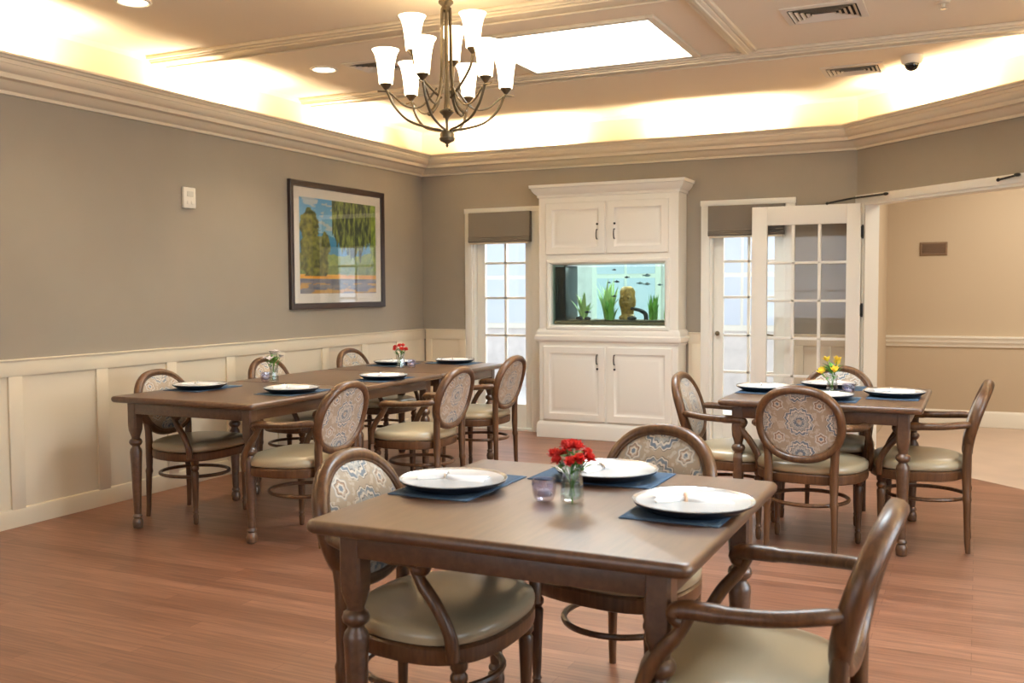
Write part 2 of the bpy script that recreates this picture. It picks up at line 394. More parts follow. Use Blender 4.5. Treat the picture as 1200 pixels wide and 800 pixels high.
# glazed doors in the back wall
def glazed_door(n, op, rows, label):
    x0, x1, z0, z1 = op
    root = bpy.data.objects.new('door_%d' % n, None); COL.objects.link(root); root.location = ((x0+x1)/2, YB, 0); root['kind'] = 'structure'; root['label'] = label
    Mi = Matrix.Translation((-(x0+x1)/2, -YB, 0))
    w = MB()
    cw = .075
    w.box(x0-cw, x0, YB-.022, YB+.0, 0, z1+.045, .004); w.box(x1, x1+cw, YB-.022, YB, 0, z1+.045, .004)
    w.box(x0-cw-.006, x1+cw+.006, YB-.026, YB, z1, z1+.048, .004)
    w.box(x0-.0, x0+.018, YB-.004, YB+T, 0, z1); w.box(x1-.018, x1, YB-.004, YB+T, 0, z1); w.box(x0, x1, YB-.004, YB+T, z1-.018, z1)
    w.box(x0, x1, YB, YB+T, 0, .02)
    w.build('casing', M_doorw, root, M=Mi)
    w = MB(); a0, a1 = x0+.02, x1-.02; y0, y1 = YB+.055, YB+.095; sw = .085
    w.box(a0, a0+sw, y0, y1, .025, z1-.02, .003); w.box(a1-sw, a1, y0, y1, .025, z1-.02, .003)
    w.box(a0+sw, a1-sw, y0, y1, z1-.13, z1-.02, .003); w.box(a0+sw, a1-sw, y0, y1, .025, .25, .003)
    for z in rows: w.box(a0+sw, a1-sw, y0+.006, y1-.006, z-.012, z+.012, .003)
    xm = (a0+a1)/2; w.box(xm-.012, xm+.012, y0+.006, y1-.006, .25, z1-.13, .003)
    leaf = w.build('leaf', M_doorw, root, M=Mi)
    MB().box(a0+sw-.004, a1-sw+.004, YB+.072, YB+.078, .245, z1-.125).build('pane', M_glass, leaf, M=Mi)
    return root, Mi
d1, Mi1 = glazed_door(1, D1, (.60, .91, 1.27, 1.605, 1.90), 'narrow glazed door left of the aquarium cabinet')
d2, Mi2 = glazed_door(2, D2, (.624, .943, 1.275, 1.585, 1.88), 'narrow glazed door behind the open French door')
w = MB(); w.tube([(-2.05, YB+.055, .90+.06), (-2.05, YB+.02, .96)], .010, 10); w.ball((-2.05, YB+.012, .96), .022); w.build('door_knob', M_bronze, d2, M=Mi2)

def roman_shade(x0, x1, z0, z1, label):
    t = empty('roman_shade', label, 'window shade', ((x0+x1)/2, YB-.026, z1), group='roman shades on the glazed doors')
    w = MB(); rings = []
    h = x1-x0
    prof = [(.004, 0), (.05, 0), (.053, -.03)]
    L_ = z1-z0
    for k in range(3):
        zz = -L_*(.80+.06*k); prof += [(.053+.002*k, zz), (.060+.002*k, zz-.008), (.056, zz-.016)]
    prof += [(.055, -L_), (.004, -L_)]
    w.loft([[(-h/2, -y, z) for y, z in prof], [(h/2, -y, z) for y, z in prof]]); w.build('fabric', M_shade, t)
    w = MB(); w.box(-h/2+.01, h/2-.01, -.05, -.02, -L_-.016, -L_, .003); w.build('bottom_bar', M_trim, t)
roman_shade(-4.445, -3.80, 1.80, 2.085, 'taupe roman shade above the glazed door left of the cabinet')
roman_shade(-2.115, -1.475, 1.80, 2.058, 'taupe roman shade partly behind the open French door')

# angled opening casing, header and open French door
w = MB()
w.box(S0-.085, S0, -.02, .0, 0, ZO+.06, .003); w.box(S1, S1+.085, -.02, 0, 0, ZO+.06, .003)
w.box(S0-.09, S1+.09, -.026, 0, ZO+.0, ZO+.062, .004)
w.box(S0, S0+.02, -.012, .125, 0, ZO); w.box(S1-.02, S1, -.012, .125, 0, ZO); w.box(S0+.02, S1-.02, -.012, .125, ZO-.02, ZO)
w.build('trim_door_casing', M_doorw, M=R45, kind='structure')

def french_leaf(name, label, hinge, ang):
    t = bpy.data.objects.new(name, None); COL.objects.link(t); t.location = (*hinge, 0); t.rotation_euler = (0, 0, ang)
    tag(t, label, 'door')
    W, z0, z1 = .86, .012, 2.06-.035
    w = MB(); sw = .125
    w.box(0, sw-.02, -.02, .02, z0, z1, .003); w.box(W-sw, W, -.02, .02, z0, z1, .003)
    a, b = sw-.02, W-sw
    w.box(a, b, -.02, .02, z1-.155, z1, .003); w.box(a, b, -.02, .02, z0, .31, .003)
    zt, zb = z1-.155, .31
    for i in range(1, 5):
        z = zb+(zt-zb)*i/5; w.box(a, b, -.014, .014, z-.011, z+.011, .003)
    for i in (1, 2):
        x = a+(b-a)*i/3; w.box(x-.013, x+.013, -.014, .014, zb, zt, .003)
    w.build('frame', M_doorw, t)
    MB().box(a-.003, b+.003, -.003, .003, zb-.003, zt+.003).build('pane', M_glass, t)
    for z in (.25, 1.17, 1.80):
        w = MB(); w.box(-.022, .012, -.034, -.020, z-.045, z+.045, .002); w.tube([(-.012, -.032, z-.055), (-.012, -.032, z+.055)], .009, 10); w.build('hinge', M_black, t)
    w = MB(); w.tube(catmull([(W-.06, -.02, .96), (W-.06, -.06, .96), (W-.10, -.065, .96), (W-.17, -.062, .955)], 5), .009, 8)
    w.lathe([(.028, 0), (.028, .006), (.02, .010)], segs=16); 
    w.build('handle', M_bronze, t)
    return t
french_leaf('french_door', 'open white French door with fifteen panes hinged on the angled opening', (-.862, 8.352), pi)

def closer(label, pts, shoe):
    t = empty('door_closer', label, 'door closer', tuple(pts[0]), group='door closers on the angled opening')
    o = Vector(pts[0])
    MB().tube([Vector(p)-o for p in pts], .0075, 8).build('arm', M_black, t)
    s = Vector(shoe)-o; w = MB(); w.ball(s, .014, 2, (1.6, 1.6, .9)); w.build('shoe', M_black, t); w = MB(); w.ball((0, 0, 0), .013, 2); w.build('pivot', M_black, t)
def onA(s, o, z):
    v = R45 @ Vector((s, -o, z)); return (v.x, v.y, v.z)
closer('dark door closer arm above the hinge side of the open French door', [(-1.12, 8.335, 2.033), onA(.02, .062, 2.075), onA(.38, .036, 2.078)], onA(.38, .036, 2.078))
closer('dark door closer arm at the right end of the header rail', [onA(1.47, .036, 2.07), onA(1.58, .045, 2.078), onA(1.64, .05, 2.085)], onA(1.64, .05, 2.085))

# unseen windows behind and beside the viewer, added to match the daylight
def side_window(n, axis, op, at):
    a0, a1, z0, z1 = op; w = MB()
    def bx(u0, u1, v0, v1, d0, d1):
        if axis == 'x': w.box(at+d0, at+d1, u0, u1, v0, v1, .003)
        else: w.box(u0, u1, at-d1, at-d0, v0, v1, .003)
    bx(a0-.08, a0, z0-.08, z1+.08, -.02, T); bx(a1, a1+.08, z0-.08, z1+.08, -.02, T); bx(a0, a1, z1, z1+.08, -.02, T); bx(a0, a1, z0-.08, z0, -.04, T)
    m = (a0+a1)/2; bx(m-.03, m+.03, z0, z1, .03, .08)
    for k in (1, 2): bx(a0, a1, z0+(z1-z0)*k/3-.012, z0+(z1-z0)*k/3+.012, .04, .07)
    o = w.build('window_%d' % n, M_doorw, kind='structure')
    w = MB()
    if axis == 'x': w.box(at+.05, at+.056, a0, a1, z0, z1)
    else: w.box(a0, a1, at-.056, at-.05, z0, z1)
    w.build('pane', M_glass, o)
side_window(1, 'x', W1, XR); side_window(2, 'x', W2, XR); side_window(3, 'y', W3, YF)

# ------------------------------------------------------------------ outside the back wall
MB().box(-12, CX-.03, YB+T+.01, 22, -.2, -.06).build('ground', M_ground, kind='structure')
t = empty('building', 'pale brick building seen through the glazed doors', 'building', (-4.5, 13.0, -.06))
MB().box(-6.5, 3.4, 0, .3, 0, 3.6).build('wall', M_brick, t)
for x in (-3.9, -2.2, -.4, 1.2):
    w = MB(); w.box(x, x+1.0, -.04, .0, .85, 2.35, .01); wi = w.build('window', M_doorw, t)
    w = MB(); w.box(x+.08, x+.48, -.05, -.039, .93, 1.56); w.box(x+.52, x+.92, -.05, -.039, .93, 1.56); w.box(x+.08, x+.48, -.05, -.039, 1.62, 2.27); w.box(x+.52, x+.92, -.05, -.039, 1.62, 2.27)
    w.build('pane', principled('blue_window_pane', (.62, .68, .78), .1), wi)
w = MB(); w.box(-6.6, 3.5, -.12, .42, 3.6, 3.75); w.build('roof', M_doorw, t)

# ------------------------------------------------------------------ aquarium cabinet
YC = 8.241; X0, X1 = -3.625, -2.324
cab = empty('cabinet', 'tall white built-in cabinet with an aquarium in its middle', 'cabinet', ((X0+X1)/2, YC, 0))
Mc = Matrix.Translation((-(X0+X1)/2, -YC, 0))
w = MB()
slab_holes(w, 'y', X0, X1, .02, 2.20, YC, YC+.02, [AQ])
w.box(X0, X0+.02, YC+.02, YB-.001, .02, 2.2); w.box(X1-.02, X1, YC+.02, YB-.001, .02, 2.2); w.box(X0+.02, X1-.02, YC+.02, YB-.001, 2.17, 2.2)
w.box(AQ[0]-.02, AQ[0], YC+.02, YB+T, AQ[2]-.02, AQ[3]+.02); w.box(AQ[1], AQ[1]+.02, YC+.02, YB+T, AQ[2]-.02, AQ[3]+.02)
w.box(AQ[0], AQ[1], YC+.02, YB+T, AQ[2]-.02, AQ[2]); w.box(AQ[0], AQ[1], YC+.02, YB+T, AQ[3], AQ[3]+.02)
w.build('body', M_white, cab, M=Mc)
def wrap(prof, name, x0=X0, x1=X1):
    # moulding running round left side, front and right side
    pts = [(x0, YB-.001), (x0, YC), (x1, YC), (x1, YB-.001)]; nr = [(-1, 0), (-1, -1), (1, -1), (1, 0)]
    return MB().sweep(prof, pts, nr).build(name, M_white, cab, M=Mc)
wrap([(-.001, 2.175), (.012, 2.178), (.016, 2.20), (.03, 2.21), (.05, 2.235), (.058, 2.258), (.07, 2.262), (.072, 2.289), (-.001, 2.289)], 'crown')
wrap([(-.001, .862), (.010, .862), (.014, .878), (.028, .888), (.034, .905), (.034, .928), (.020, .94), (.022, .962), (.012, .985), (-.001, .995)], 'ledge')
wrap([(-.001, .002), (.022, .002), (.022, .115), (.014, .138), (-.001, .150)], 'plinth')
w = MB()  # bevelled frame round the tank
xa, xb, za, zb = AQ
pr = [(-.045, YC), (-.045, YC-.012), (-.034, YC-.020), (-.016, YC-.020), (-.004, YC-.008), (0, YC+.01)]
rings = [[(xa+i, y, za+i), (xb-i, y, za+i), (xb-i, y, zb-i), (xa+i, y, zb-i)] for i, y in pr]
w.loft(rings, caps=False); w.build('tank_surround', M_white, cab, M=Mc)
def panel_door(x0, x1, z0, z1, hx, hz, lock):
    w = MB(); y = YC
    w.steps(x0, x1, z0, z1, [(0, y-.018), (.004, y-.022), (.060, y-.022), (.068, y-.014), (.080, y-.010), (.086, y-.010), (.112, y-.020), (.118, y-.021)], y)
    d = w.build('door', M_white, cab, M=Mc)
    w = MB(); w.tube(catmull([(hx, y-.022, hz-.042), (hx, y-.045, hz-.036), (hx, y-.052, hz), (hx, y-.045, hz+.036), (hx, y-.022, hz+.042)], 4), .0052, 8); w.build('handle', M_black, d, M=Mc)
    w = MB(); w.tube([(hx, y-.0205, lock), (hx, y-.028, lock)], .010, 12); w.build('lock', M_black, d, M=Mc)
panel_door(-3.552, -2.985, 1.665, 2.125, -3.055, 1.835, 1.925)
panel_door(-2.960, -2.410, 1.665, 2.125, -2.893, 1.835, 1.925)
panel_door(-3.580, -2.985, .165, .835, -3.055, .725, .640)
panel_door(-2.960, -2.375, .165, .835, -2.893, .725, .640)

# aquarium itself: glass box running through the wall
aq = empty('aquarium', 'lit glass aquarium built into the white cabinet', 'aquarium', ((xa+xb)/2, YC+.06, za))
Ma = Matrix.Translation((-(xa+xb)/2, -(YC+.06), -za))
e = .004; ya, yb = YC+.03, YB+T-.02
w = MB(); w.box(xa+e, xb-e, ya, ya+.008, za+e, zb-e); w.box(xa+e, xb-e, yb-.008, yb, za+e, zb-e); w.box(xa+e, xa+e+.008, ya+.008, yb-.008, za+e, zb-e); w.box(xb-e-.008, xb-e, ya+.008, yb-.008, za+e, zb-e)
w.build('glass_walls', M_tank, aq, M=Ma)
w = MB(); w.box(xa+.013, xb-.013, ya+.009, yb-.009, za+.009, zb-.03); w.build('water', M_water, aq, M=Ma)
w = MB()
N_ = 60
g0 = [[w.bm.verts.new((xa+.014+(xb-xa-.028)*i/N_, ya+.0095+(yb-ya-.019)*j/14, za+.045+.006*noise.noise(Vector((i*.5, j*.5, 0))))) for j in range(15)] for i in range(N_+1)]
for i in range(N_):
    for j in range(14): w.bm.faces.new((g0[i][j], g0[i+1][j], g0[i+1][j+1], g0[i][j+1]))
w.box(xa+.014, xb-.014, ya+.0095, yb-.0095, za+.006, za+.037)
w.build('gravel', M_gravel, aq, M=Ma)
w = MB(); w.box(xa+.012, xa+.115, ya+.04, yb-.03, za+.012, zb-.02, .004); w.box(xa+.105, xa+.118, ya+.025, yb-.02, za+.012, zb-.01, .002)
f = w.build('filter_box', M_navydark, aq, M=Ma)
w = MB(); w.tube([(xa+.035, ya+.03, za+.2), (xa+.035, ya+.03, za+.42)], .012, 8); w.tube([(xa+.08, ya+.03, za+.2), (xa+.08, ya+.03, za+.42)], .012, 8); w.build('filter_tube', M_black, f, M=Ma)

def frond(w, base, h, lean, wd, a):
    n = 6; d = Vector((cos(a), sin(a)*.5, 0)); s = Vector((-sin(a), cos(a), 0))
    prev = None
    for i in range(n+1):
        t = i/n; p = Vector(base)+d*lean*t*t+Vector((0, 0, h*t)); ww = wd*(sin(pi*min(1, .12+.88*t)))
        vs = [w.bm.verts.new(p-s*ww), w.bm.verts.new(p+s*ww)]
        if prev: w.bm.faces.new((prev[0], prev[1], vs[1], vs[0]))
        prev = vs
def aquaplant(x, y, n, h, mat, label, spread=.06, wd=.008):
    b = (x, y, za+.045); w = MB()
    for k in range(n):
        frond(w, (random.uniform(-.03, .03), random.uniform(-.03, .03), 0), h*random.uniform(.5, 1), random.uniform(.2, 1)*spread, wd*random.uniform(.7, 1.2), random.uniform(0, 2*pi))
    o = w.build('aquatic_plant', mat); o.location = b
    tag(o, label, 'plant', 'plants in the aquarium')
aquaplant(-3.26, 8.42, 30, .26, M_plantpale, 'pale leafy water plant left in the aquarium beside the dark filter', .13, .016)
aquaplant(-3.04, 8.47, 34, .40, M_plantpale, 'tall pale green water plant behind the middle of the aquarium', .12, .016)
aquaplant(-2.985, 8.36, 40, .22, M_plant, 'bushy bright green water plant beside the golden aquarium ornament', .08, .013)
aquaplant(-2.60, 8.42, 32, .24, M_plant, 'bright green water plant near the right end of the aquarium', .06, .012)
aquaplant(-2.47+.0, 8.42, 8, .09, M_plant, 'small green water plant in the right corner of the aquarium', .015, .006)
w = MB()
rg = []
for i, (r, z) in enumerate([(.075, 0), (.08, .02), (.055, .05), (.06, .09), (.075, .13), (.08, .17), (.068, .21), (.07, .25), (.055, .285), (.03, .30)]):
    rg.append([(r*cos(2*pi*k/18)*(1+.18*noise.noise(Vector((i*.8, k*.9, 3)))), .75*r*sin(2*pi*k/18)*(1+.18*noise.noise(Vector((i*.8, k*.9, 7)))), z) for k in range(18)])
w.loft(rg)
for s in (-1, 1): w.ball((s*.03, -.055, .20), .016)
w.ball((0, -.058, .15), .022, 2, (1.6, .6, .7))
o = w.build('aquarium_ornament', M_gold); o.location = (-2.845, 8.43, za+.046); tag(o, 'golden brown carved ornament standing on the aquarium gravel', 'ornament')
w = MB(); w.tube(catmull([(-.13, 0, .10), (-.09, -.01, .095), (-.04, 0, .08), (0, .0, .05), (.005, 0, 0)], 5), [.014]*5+[.016]*5+[.019]*5+[.02]*6, 10)
o = w.build('driftwood', M_wood_drift); o.location = (-2.66, 8.38, za+.047); tag(o, 'black curved driftwood arch on the gravel right of the ornament', 'driftwood')
for i, (x, r) in enumerate(((-3.28, .025), (-3.20, .022), (-2.78, .03))):
    w = MB(); w.ball((0, 0, r*.5), r, 2, (1.5, 1, .7)); o = w.build('stone', M_wood_drift); o.location = (x, 8.36, za+.046)
    tag(o, ('dark stone on the gravel by the left water plant', 'smaller dark stone left of the middle water plant', 'dark stone at the foot of the golden ornament')[i], 'stone', 'dark stones on the aquarium gravel')
def fish(x, z, L, mat, label, y=8.34, flip=1):
    t = empty('aquarium_fish', label, 'fish', (x, y, z), 0 if flip > 0 else pi, 'fish in the aquarium')
    w = MB(); rings = []
    for i in range(9):
        tt = i/8; h = L*.20*(sin(pi*min(1, tt*.92+.06))**.8)+.0006
        rings.append([(L*(tt-.5), h*.4*cos(2*pi*k/10), h*sin(2*pi*k/10)) for k in range(10)])
    w.loft(rings); w.build('body', mat, t)
    w = MB(); w.loft([[(-L*.48, -.0008, -.001), (-L*.48, .0008, -.001), (-L*.48, .0008, .001), (-L*.48, -.0008, .001)], [(-L*.72, -.0008, -L*.17), (-L*.72, .0008, -L*.17), (-L*.72, .0008, L*.17), (-L*.72, -.0008, L*.17)]]); w.build('tail', mat, t)
    w = MB(); w.loft([[(L*.15, -.0006, L*.15), (L*.15, .0006, L*.15), (-L*.2, .0006, L*.15), (-L*.2, -.0006, L*.15)], [(-L*.02, -.0006, L*.3), (-L*.02, .0006, L*.3), (-L*.2, .0006, L*.27), (-L*.2, -.0006, L*.27)]]); w.build('fin', mat, t)
Zq = lambda py: 1.575-(py-309)*.00758
Xq = lambda px: -3.507+(px-646)*.00799
for px, py, L, m, lab, fl_ in ((718, 316, .035, M_fish, 'small dark fish highest in the aquarium', 1), (732, 325, .04, M_fish, 'dark fish swimming above the golden ornament', -1), (721, 330, .045, M_fish, 'black fish left of the golden ornament top', 1), (712, 331, .028, M_fish, 'tiny dark fish over the middle water plant', 1),
        (756, 323, .06, M_fishs, 'silver striped fish highest in the right part of the aquarium', 1), (756, 333, .055, M_fishs, 'silver striped fish lowest of the small shoal at right', 1), (748, 332, .05, M_fishs, 'silver striped fish leftmost of the small shoal at right', 1), (770, 334, .04, M_fishs, 'small silver fish nearest the right end of the aquarium', -1), (718, 347, .04, M_fish, 'dark fish among the leaves of the middle water plant', 1), (685, 366, .05, M_fish, 'black fish hovering low over the left stones', -1)):
    fish(Xq(px), Zq(py), L, m, lab, 8.33, fl_)

# ------------------------------------------------------------------ picture, switch, vents, camera
def picture():
    y0, y1, z0, z1 = 6.378, 7.752, 1.198, 2.243
    t = empty('framed_picture', 'framed landscape print in a dark frame on the left wall', 'picture', (XL, (y0+y1)/2, (z0+z1)/2), pi/2)
    W, H_ = (y1-y0), (z1-z0)
    # local x along the wall, local -y faces the room
    def fr(pr, nm, mat, parent=t):
        w = MB(); rings = [[(-W/2+i, -y, -H_/2+i), (W/2-i, -y, -H_/2+i), (W/2-i, -y, H_/2-i), (-W/2+i, -y, H_/2-i)] for i, y in pr]
        w.loft(rings, caps=False); return w.build(nm, mat, parent)
    fr([(0, .0005), (0, .030), (.006, .036), (.018, .034), (.030, .028), (.044, .028), (.050, .018), (.050, .0005)], 'frame', M_darkframe)
    fr([(.048, .012), (.048, .016), (.128, .016), (.130, .012)], 'mat_board', M_matboard)
    w = MB(); w.box(-W/2+.049, W/2-.049, -.020, -.0185, -H_/2+.049, H_/2-.049); w.build('glazing', glassmat('picture_glass', (1, 1, 1), .08, .01, .42), t)
    # painted print: colour grid
    nx, nz = 150, 110; u0, u1, v0, v1 = -W/2+.125, W/2-.125, -H_/2+.125, H_/2-.125
    verts = []; cols = []
    def lerp(a, b, k): k = max(0, min(1, k)); return tuple(a[i]+(b[i]-a[i])*k for i in range(3))
    def fbm(x, y, s, o=0): return noise.fractal(Vector((x*s, y*s, o)), 1, 2, 4)
    for j in range(nz+1):
        for i in range(nx+1):
            u = i/nx; v = j/nz
            c = lerp((.30, .60, .74), (.08, .36, .70), (v-.45)/.6)
            if fbm(u*1.2, v*3, 4) > .15 and .55 < v: c = lerp(c, (.72, .68, .55), .55)
            hill = .60+.07*sin(u*5+1)+.03*fbm(u, 0, 6)
            if v < hill: c = lerp((.02, .20, .42), (.06, .36, .62), v)
            if v < .42+.05*fbm(u, 1, 5): c = lerp((.20, .34, .10), (.36, .46, .12), fbm(u, v, 14)+.5)
            if v < .30+.02*fbm(u, 2, 9): c = lerp((.12, .22, .07), (.24, .34, .09), fbm(u, v, 20)+.5)
            if v < .205+.01*fbm(u, 3, 9): c = lerp((.80, .34, .03), (.90, .52, .08), fbm(u*.3, v*3, 12)+.5)
            if v < .155: c = lerp((.10, .14, .22), (.26, .26, .30), fbm(u*.4, v*3, 10)+.5)
            if v < .11 and fbm(u*.5, v*2.4, 9, 2) > .12: c = (.60, .34, .10)
            # left round trees
            for cu, cv, ru, rv in ((.13, .68, .12, .20), (.10, .40, .10, .24), (.22, .33, .13, .30), (.31, .48, .06, .16)):
                d = ((u-cu)/ru)**2+((v-cv)/rv)**2+.7*fbm(u, v, 12, cu)
                if d < 1 and v > .19: c = lerp((.035, .06, .018), (.28, .30, .06), .45+.9*fbm(u, v, 22, 5)+.5*(v-cv)/rv*.5)
            # hanging foliage at upper right
            edge = .62-.22*sin(min(1, max(0, (u-.40)/.5))*pi*.9)+.16*fbm(u*2.2, 0, 9)
            if u > .40 and v > edge: c = lerp((.018, .05, .022), (.34, .44, .09), .25+1.1*fbm(u*2.4, v*.6, 13, 9))
            if u > .93 and v > .25: c = lerp((.10, .20, .03), (.35, .50, .06), fbm(u*2, v, 14)+.5)
            cols.append((*[max(0, x) for x in c], 1)); verts.append((u0+(u1-u0)*u, -.0155, v0+(v1-v0)*v))
    faces = [(j*(nx+1)+i, j*(nx+1)+i+1, (j+1)*(nx+1)+i+1, (j+1)*(nx+1)+i) for j in range(nz) for i in range(nx)]
    me = bpy.data.meshes.new('print'); me.from_pydata(verts, [], faces)
    at = me.color_attributes.new('ink', 'FLOAT_COLOR', 'POINT')
    for k, c in enumerate(cols): at.data[k].color = c
    m, nt, out = newmat('landscape_print'); a = nt.nodes.new('ShaderNodeVertexColor'); a.layer_name = 'ink'; b = nt.nodes.new('ShaderNodeBsdfPrincipled'); b.inputs['Roughness'].default_value = .7
    nt.links.new(a.outputs[0], b.inputs['Base Color']); nt.links.new(b.outputs[0], out.inputs[0]); me.materials.append(m)
    o = bpy.data.objects.new('print', me); COL.objects.link(o); o.parent = t
picture()
# thermostat on the left wall
t = empty('wall_switch', 'small cream wall control left of the framed picture', 'wall control', (XL, 5.278, 2.0), pi/2)
w = MB(); w.box(-.058, .058, -.024, -.0005, -.072, .072, .006); w.build('plate', M_plastic, t)
w = MB(); w.box(-.030, .030, -.030, -.023, .008, .045, .003); w.build('display', principled('pale_display', (.62, .6, .52), .3), t)
for x in (-.02, .02):
    w = MB(); w.box(x-.012, x+.012, -.029, -.023, -.045, -.022, .002); w.build('button', M_plastic, t)

def vent(label, cx, cy, wx, wy, rz=0):
    t = empty('ceiling_vent', label, 'vent', (cx, cy, ZC), rz, 'air vents in the ceiling')
    w = MB()
    def ring(ix, h0, h1, wd):
        rr = [[(s*(wx/2-i), q*(wy/2-i), -z) for s, q in ((-1, -1), (1, -1), (1, 1), (-1, 1))] for i, z in ((ix, h0), (ix, h1), (ix+wd, h1+.004), (ix+wd, h0))]
        w.loft(rr, caps=False)
    ring(0, .0005, .008, .035); w.build('frame', M_vent, t)
    w = MB(); w.box(-wx/2+.036, wx/2-.036, -wy/2+.036, wy/2-.036, -.003, -.0005); w.build('duct', M_dark, t)
    k = .042; step = .028
    while k < min(wx, wy)/2-.02:
        w = MB(); rr = [[(s*(wx/2-i), q*(wy/2-i), -z) for s, q in ((-1, -1), (1, -1), (1, 1), (-1, 1))] for i, z in ((k, .014), (k+.017, .004), (k+.0175, .0055), (k+.001, .0155))]
        w.loft(rr, caps=False, closed=False); w.build('louvre', M_vent, t); k += step
vent('larger square-pattern ceiling vent nearest the right of the cross beam', -.81, 5.83, .44, .36)
vent('ceiling vent beside the security camera, near the back cornice', -.83, 7.44, .42, .34)
vent('ceiling vent partly behind the chandelier', -3.78, 5.82, .36, .32)
t = empty('security_camera', 'small dome security camera on the ceiling near the angled cornice', 'camera', (-.43, 7.18, ZC))
w = MB(); w.lathe([(.070, -.0005), (.070, -.02), (.064, -.045), (.058, -.055), (.05, -.055)], segs=28); w.build('housing', M_plastic, t)
w = MB(); w.ball((0, 0, -.055), .048, 3); w.build('dome', principled('smoked_dome', (.015, .013, .012), .12), t)
t = empty('sprinkler_head', 'small sprinkler head in the ceiling beyond the large vent', 'sprinkler', (-.20, 5.92, ZC))
w = MB(); w.lathe([(.035, -.0005), (.033, -.006), (.02, -.010), (.010, -.012), (.010, -.03), (.004, -.032)], segs=20); w.build('escutcheon', M_trim, t)
w = MB(); w.lathe([(.004, -.030), (.018, -.034), (.018, -.036), (.004, -.037)], segs=16); w.build('deflector', M_silver, t)

def downlight(label, x, y):
    t = empty('recessed_light', label, 'ceiling light', (x, y, ZC), 0, 'recessed ceiling lights')
    w = MB(); rr = [[(r*cos(2*pi*k/32), r*sin(2*pi*k/32), z) for k in range(32)] for r, z in ((.095, -.0005), (.095, -.006), (.082, -.010), (.074, -.004))]
    w.loft(rr, caps=False); w.build('trim_ring', M_plastic, t)
    w = MB(); w.lathe([(.075, -.0006), (.075, -.004), (.06, -.005)], segs=28); w.build('lens', M_lamp, t)
downlight('recessed ceiling light beyond the middle beam, left of the vent', -4.17, 5.75)
downlight('recessed ceiling light at the top left, nearer than the middle beam', -4.11, 3.97)

# brown grille on the hall wall
t = empty('wall_grille', 'small brown grille high on the beige hall wall', 'vent', (-.405, 10.5, 1.727))
w = MB(); w.steps(-.125, .125, -.065, .065, [(0, -.006), (.008, -.012), (.018, -.012), (.022, -.006)], -.0005); w.build('frame', M_plaque, t)
w = MB()
for k in range(6): w.box(-.10, .10, -.011, -.0055, -.043+k*.0165, -.043+k*.0165+.009)
w.build('slats', principled('grille_slats', (.17, .105, .065), .5), t)

# ------------------------------------------------------------------ chandelier
CH = (-2.431, 4.381)
ch = empty('chandelier', 'dark bronze nine-light chandelier with frosted bell shades', 'chandelier', (*CH, ZC))
fwd = atan2(CH[1], CH[0])            # direction away from the viewer
def pol(r, th, z):                     # th measured from the direction towards the viewer, clockwise to the right
    a = fwd+pi+th; return (r*cos(a), r*sin(a), z-ZC)
w = MB(); w.lathe([(.004, -.0005), (.065, -.0005), (.065, -.012), (.05, -.026), (.018, -.034), (.010, -.05)], segs=28, caps=False); w.build('canopy', M_bronze, ch)
w = MB(); z = lambda v: v-ZC
w.lathe([(.007, z(2.86)), (.007, z(2.80)), (.030, z(2.795)), (.038, z(2.788)), (.038, z(2.780)), (.022, z(2.765)), (.022, z(2.742)), (.008, z(2.735)), (.008, z(2.26)), (.014, z(2.258)), (.036, z(2.247)), (.036, z(2.240)), (.024, z(2.228)), (.012, z(2.215)), (.007, z(2.205)), (.007, z(2.15)), (.03, z(2.145)), (.036, z(2.132)), (.034, z(2.115)), (.040, z(2.112)), (.036, z(2.098)), (.016, z(2.088)), (.006, z(2.082)), (.008, z(2.075)), (.003, z(2.066))], segs=20)
w.build('stem', M_bronze, ch)
for k in range(6):
    th = radians(8+60*k)
    w = MB(); w.tube(catmull([pol(.022, th, 2.755), pol(.026, th, 2.6), pol(.028, th, 2.45), pol(.036, th, 2.36), pol(.055, th, 2.28), pol(.088, th, 2.236), pol(.105, th, 2.243)], 5), .0072, 6); w.build('rod', M_bronze, ch)
def lampset(R, th, zc, arm):
    a = arm.build('arm', M_bronze, ch)
    w = MB(); p = pol(R, th, zc)
    w.lathe([(.004, -.012), (.010, -.008), (.026, .012), (.030, .018), (.012, .020)], p, 16)
    w.build('cup', M_bronze, a)
    w = MB(); pr = [(.034, .018), (.037, .05), (.041, .09), (.047, .13), (.056, .165), (.068, .185), (.0665, .1855), (.054, .166), (.045, .13), (.039, .09), (.035, .05), (.030, .021)]
    w.lathe(pr, p, 24, caps=True); w.build('lamp_shade', M_frost, a)
for k in range(6):
    th = radians(38+60*k); w = MB()
    w.tube(catmull([pol(.02, th, 2.135), pol(.035, th, 2.152), pol(.085, th, 2.160), pol(.19, th, 2.192), pol(.258, th, 2.255), pol(.295, th, 2.33), pol(.303, th, 2.345)], 5), .0068, 7)
    w.tube(catmull([pol(.345, th, 2.333), pol(.30, th, 2.333), pol(.268, th, 2.315), pol(.215, th, 2.27), pol(.15, th, 2.258), pol(.10, th, 2.29), pol(.05, th, 2.36)], 5), .0048, 6)
    lampset(.303, th, 2.352, w)
for th in (radians(168), radians(48), radians(288)):
    w = MB(); w.tube(catmull([pol(.026, th, 2.31), pol(.06, th, 2.335), pol(.12, th, 2.395), pol(.16, th, 2.45), pol(.175, th, 2.508)], 5), .0065, 7)
    lampset(.175, th, 2.515, w)

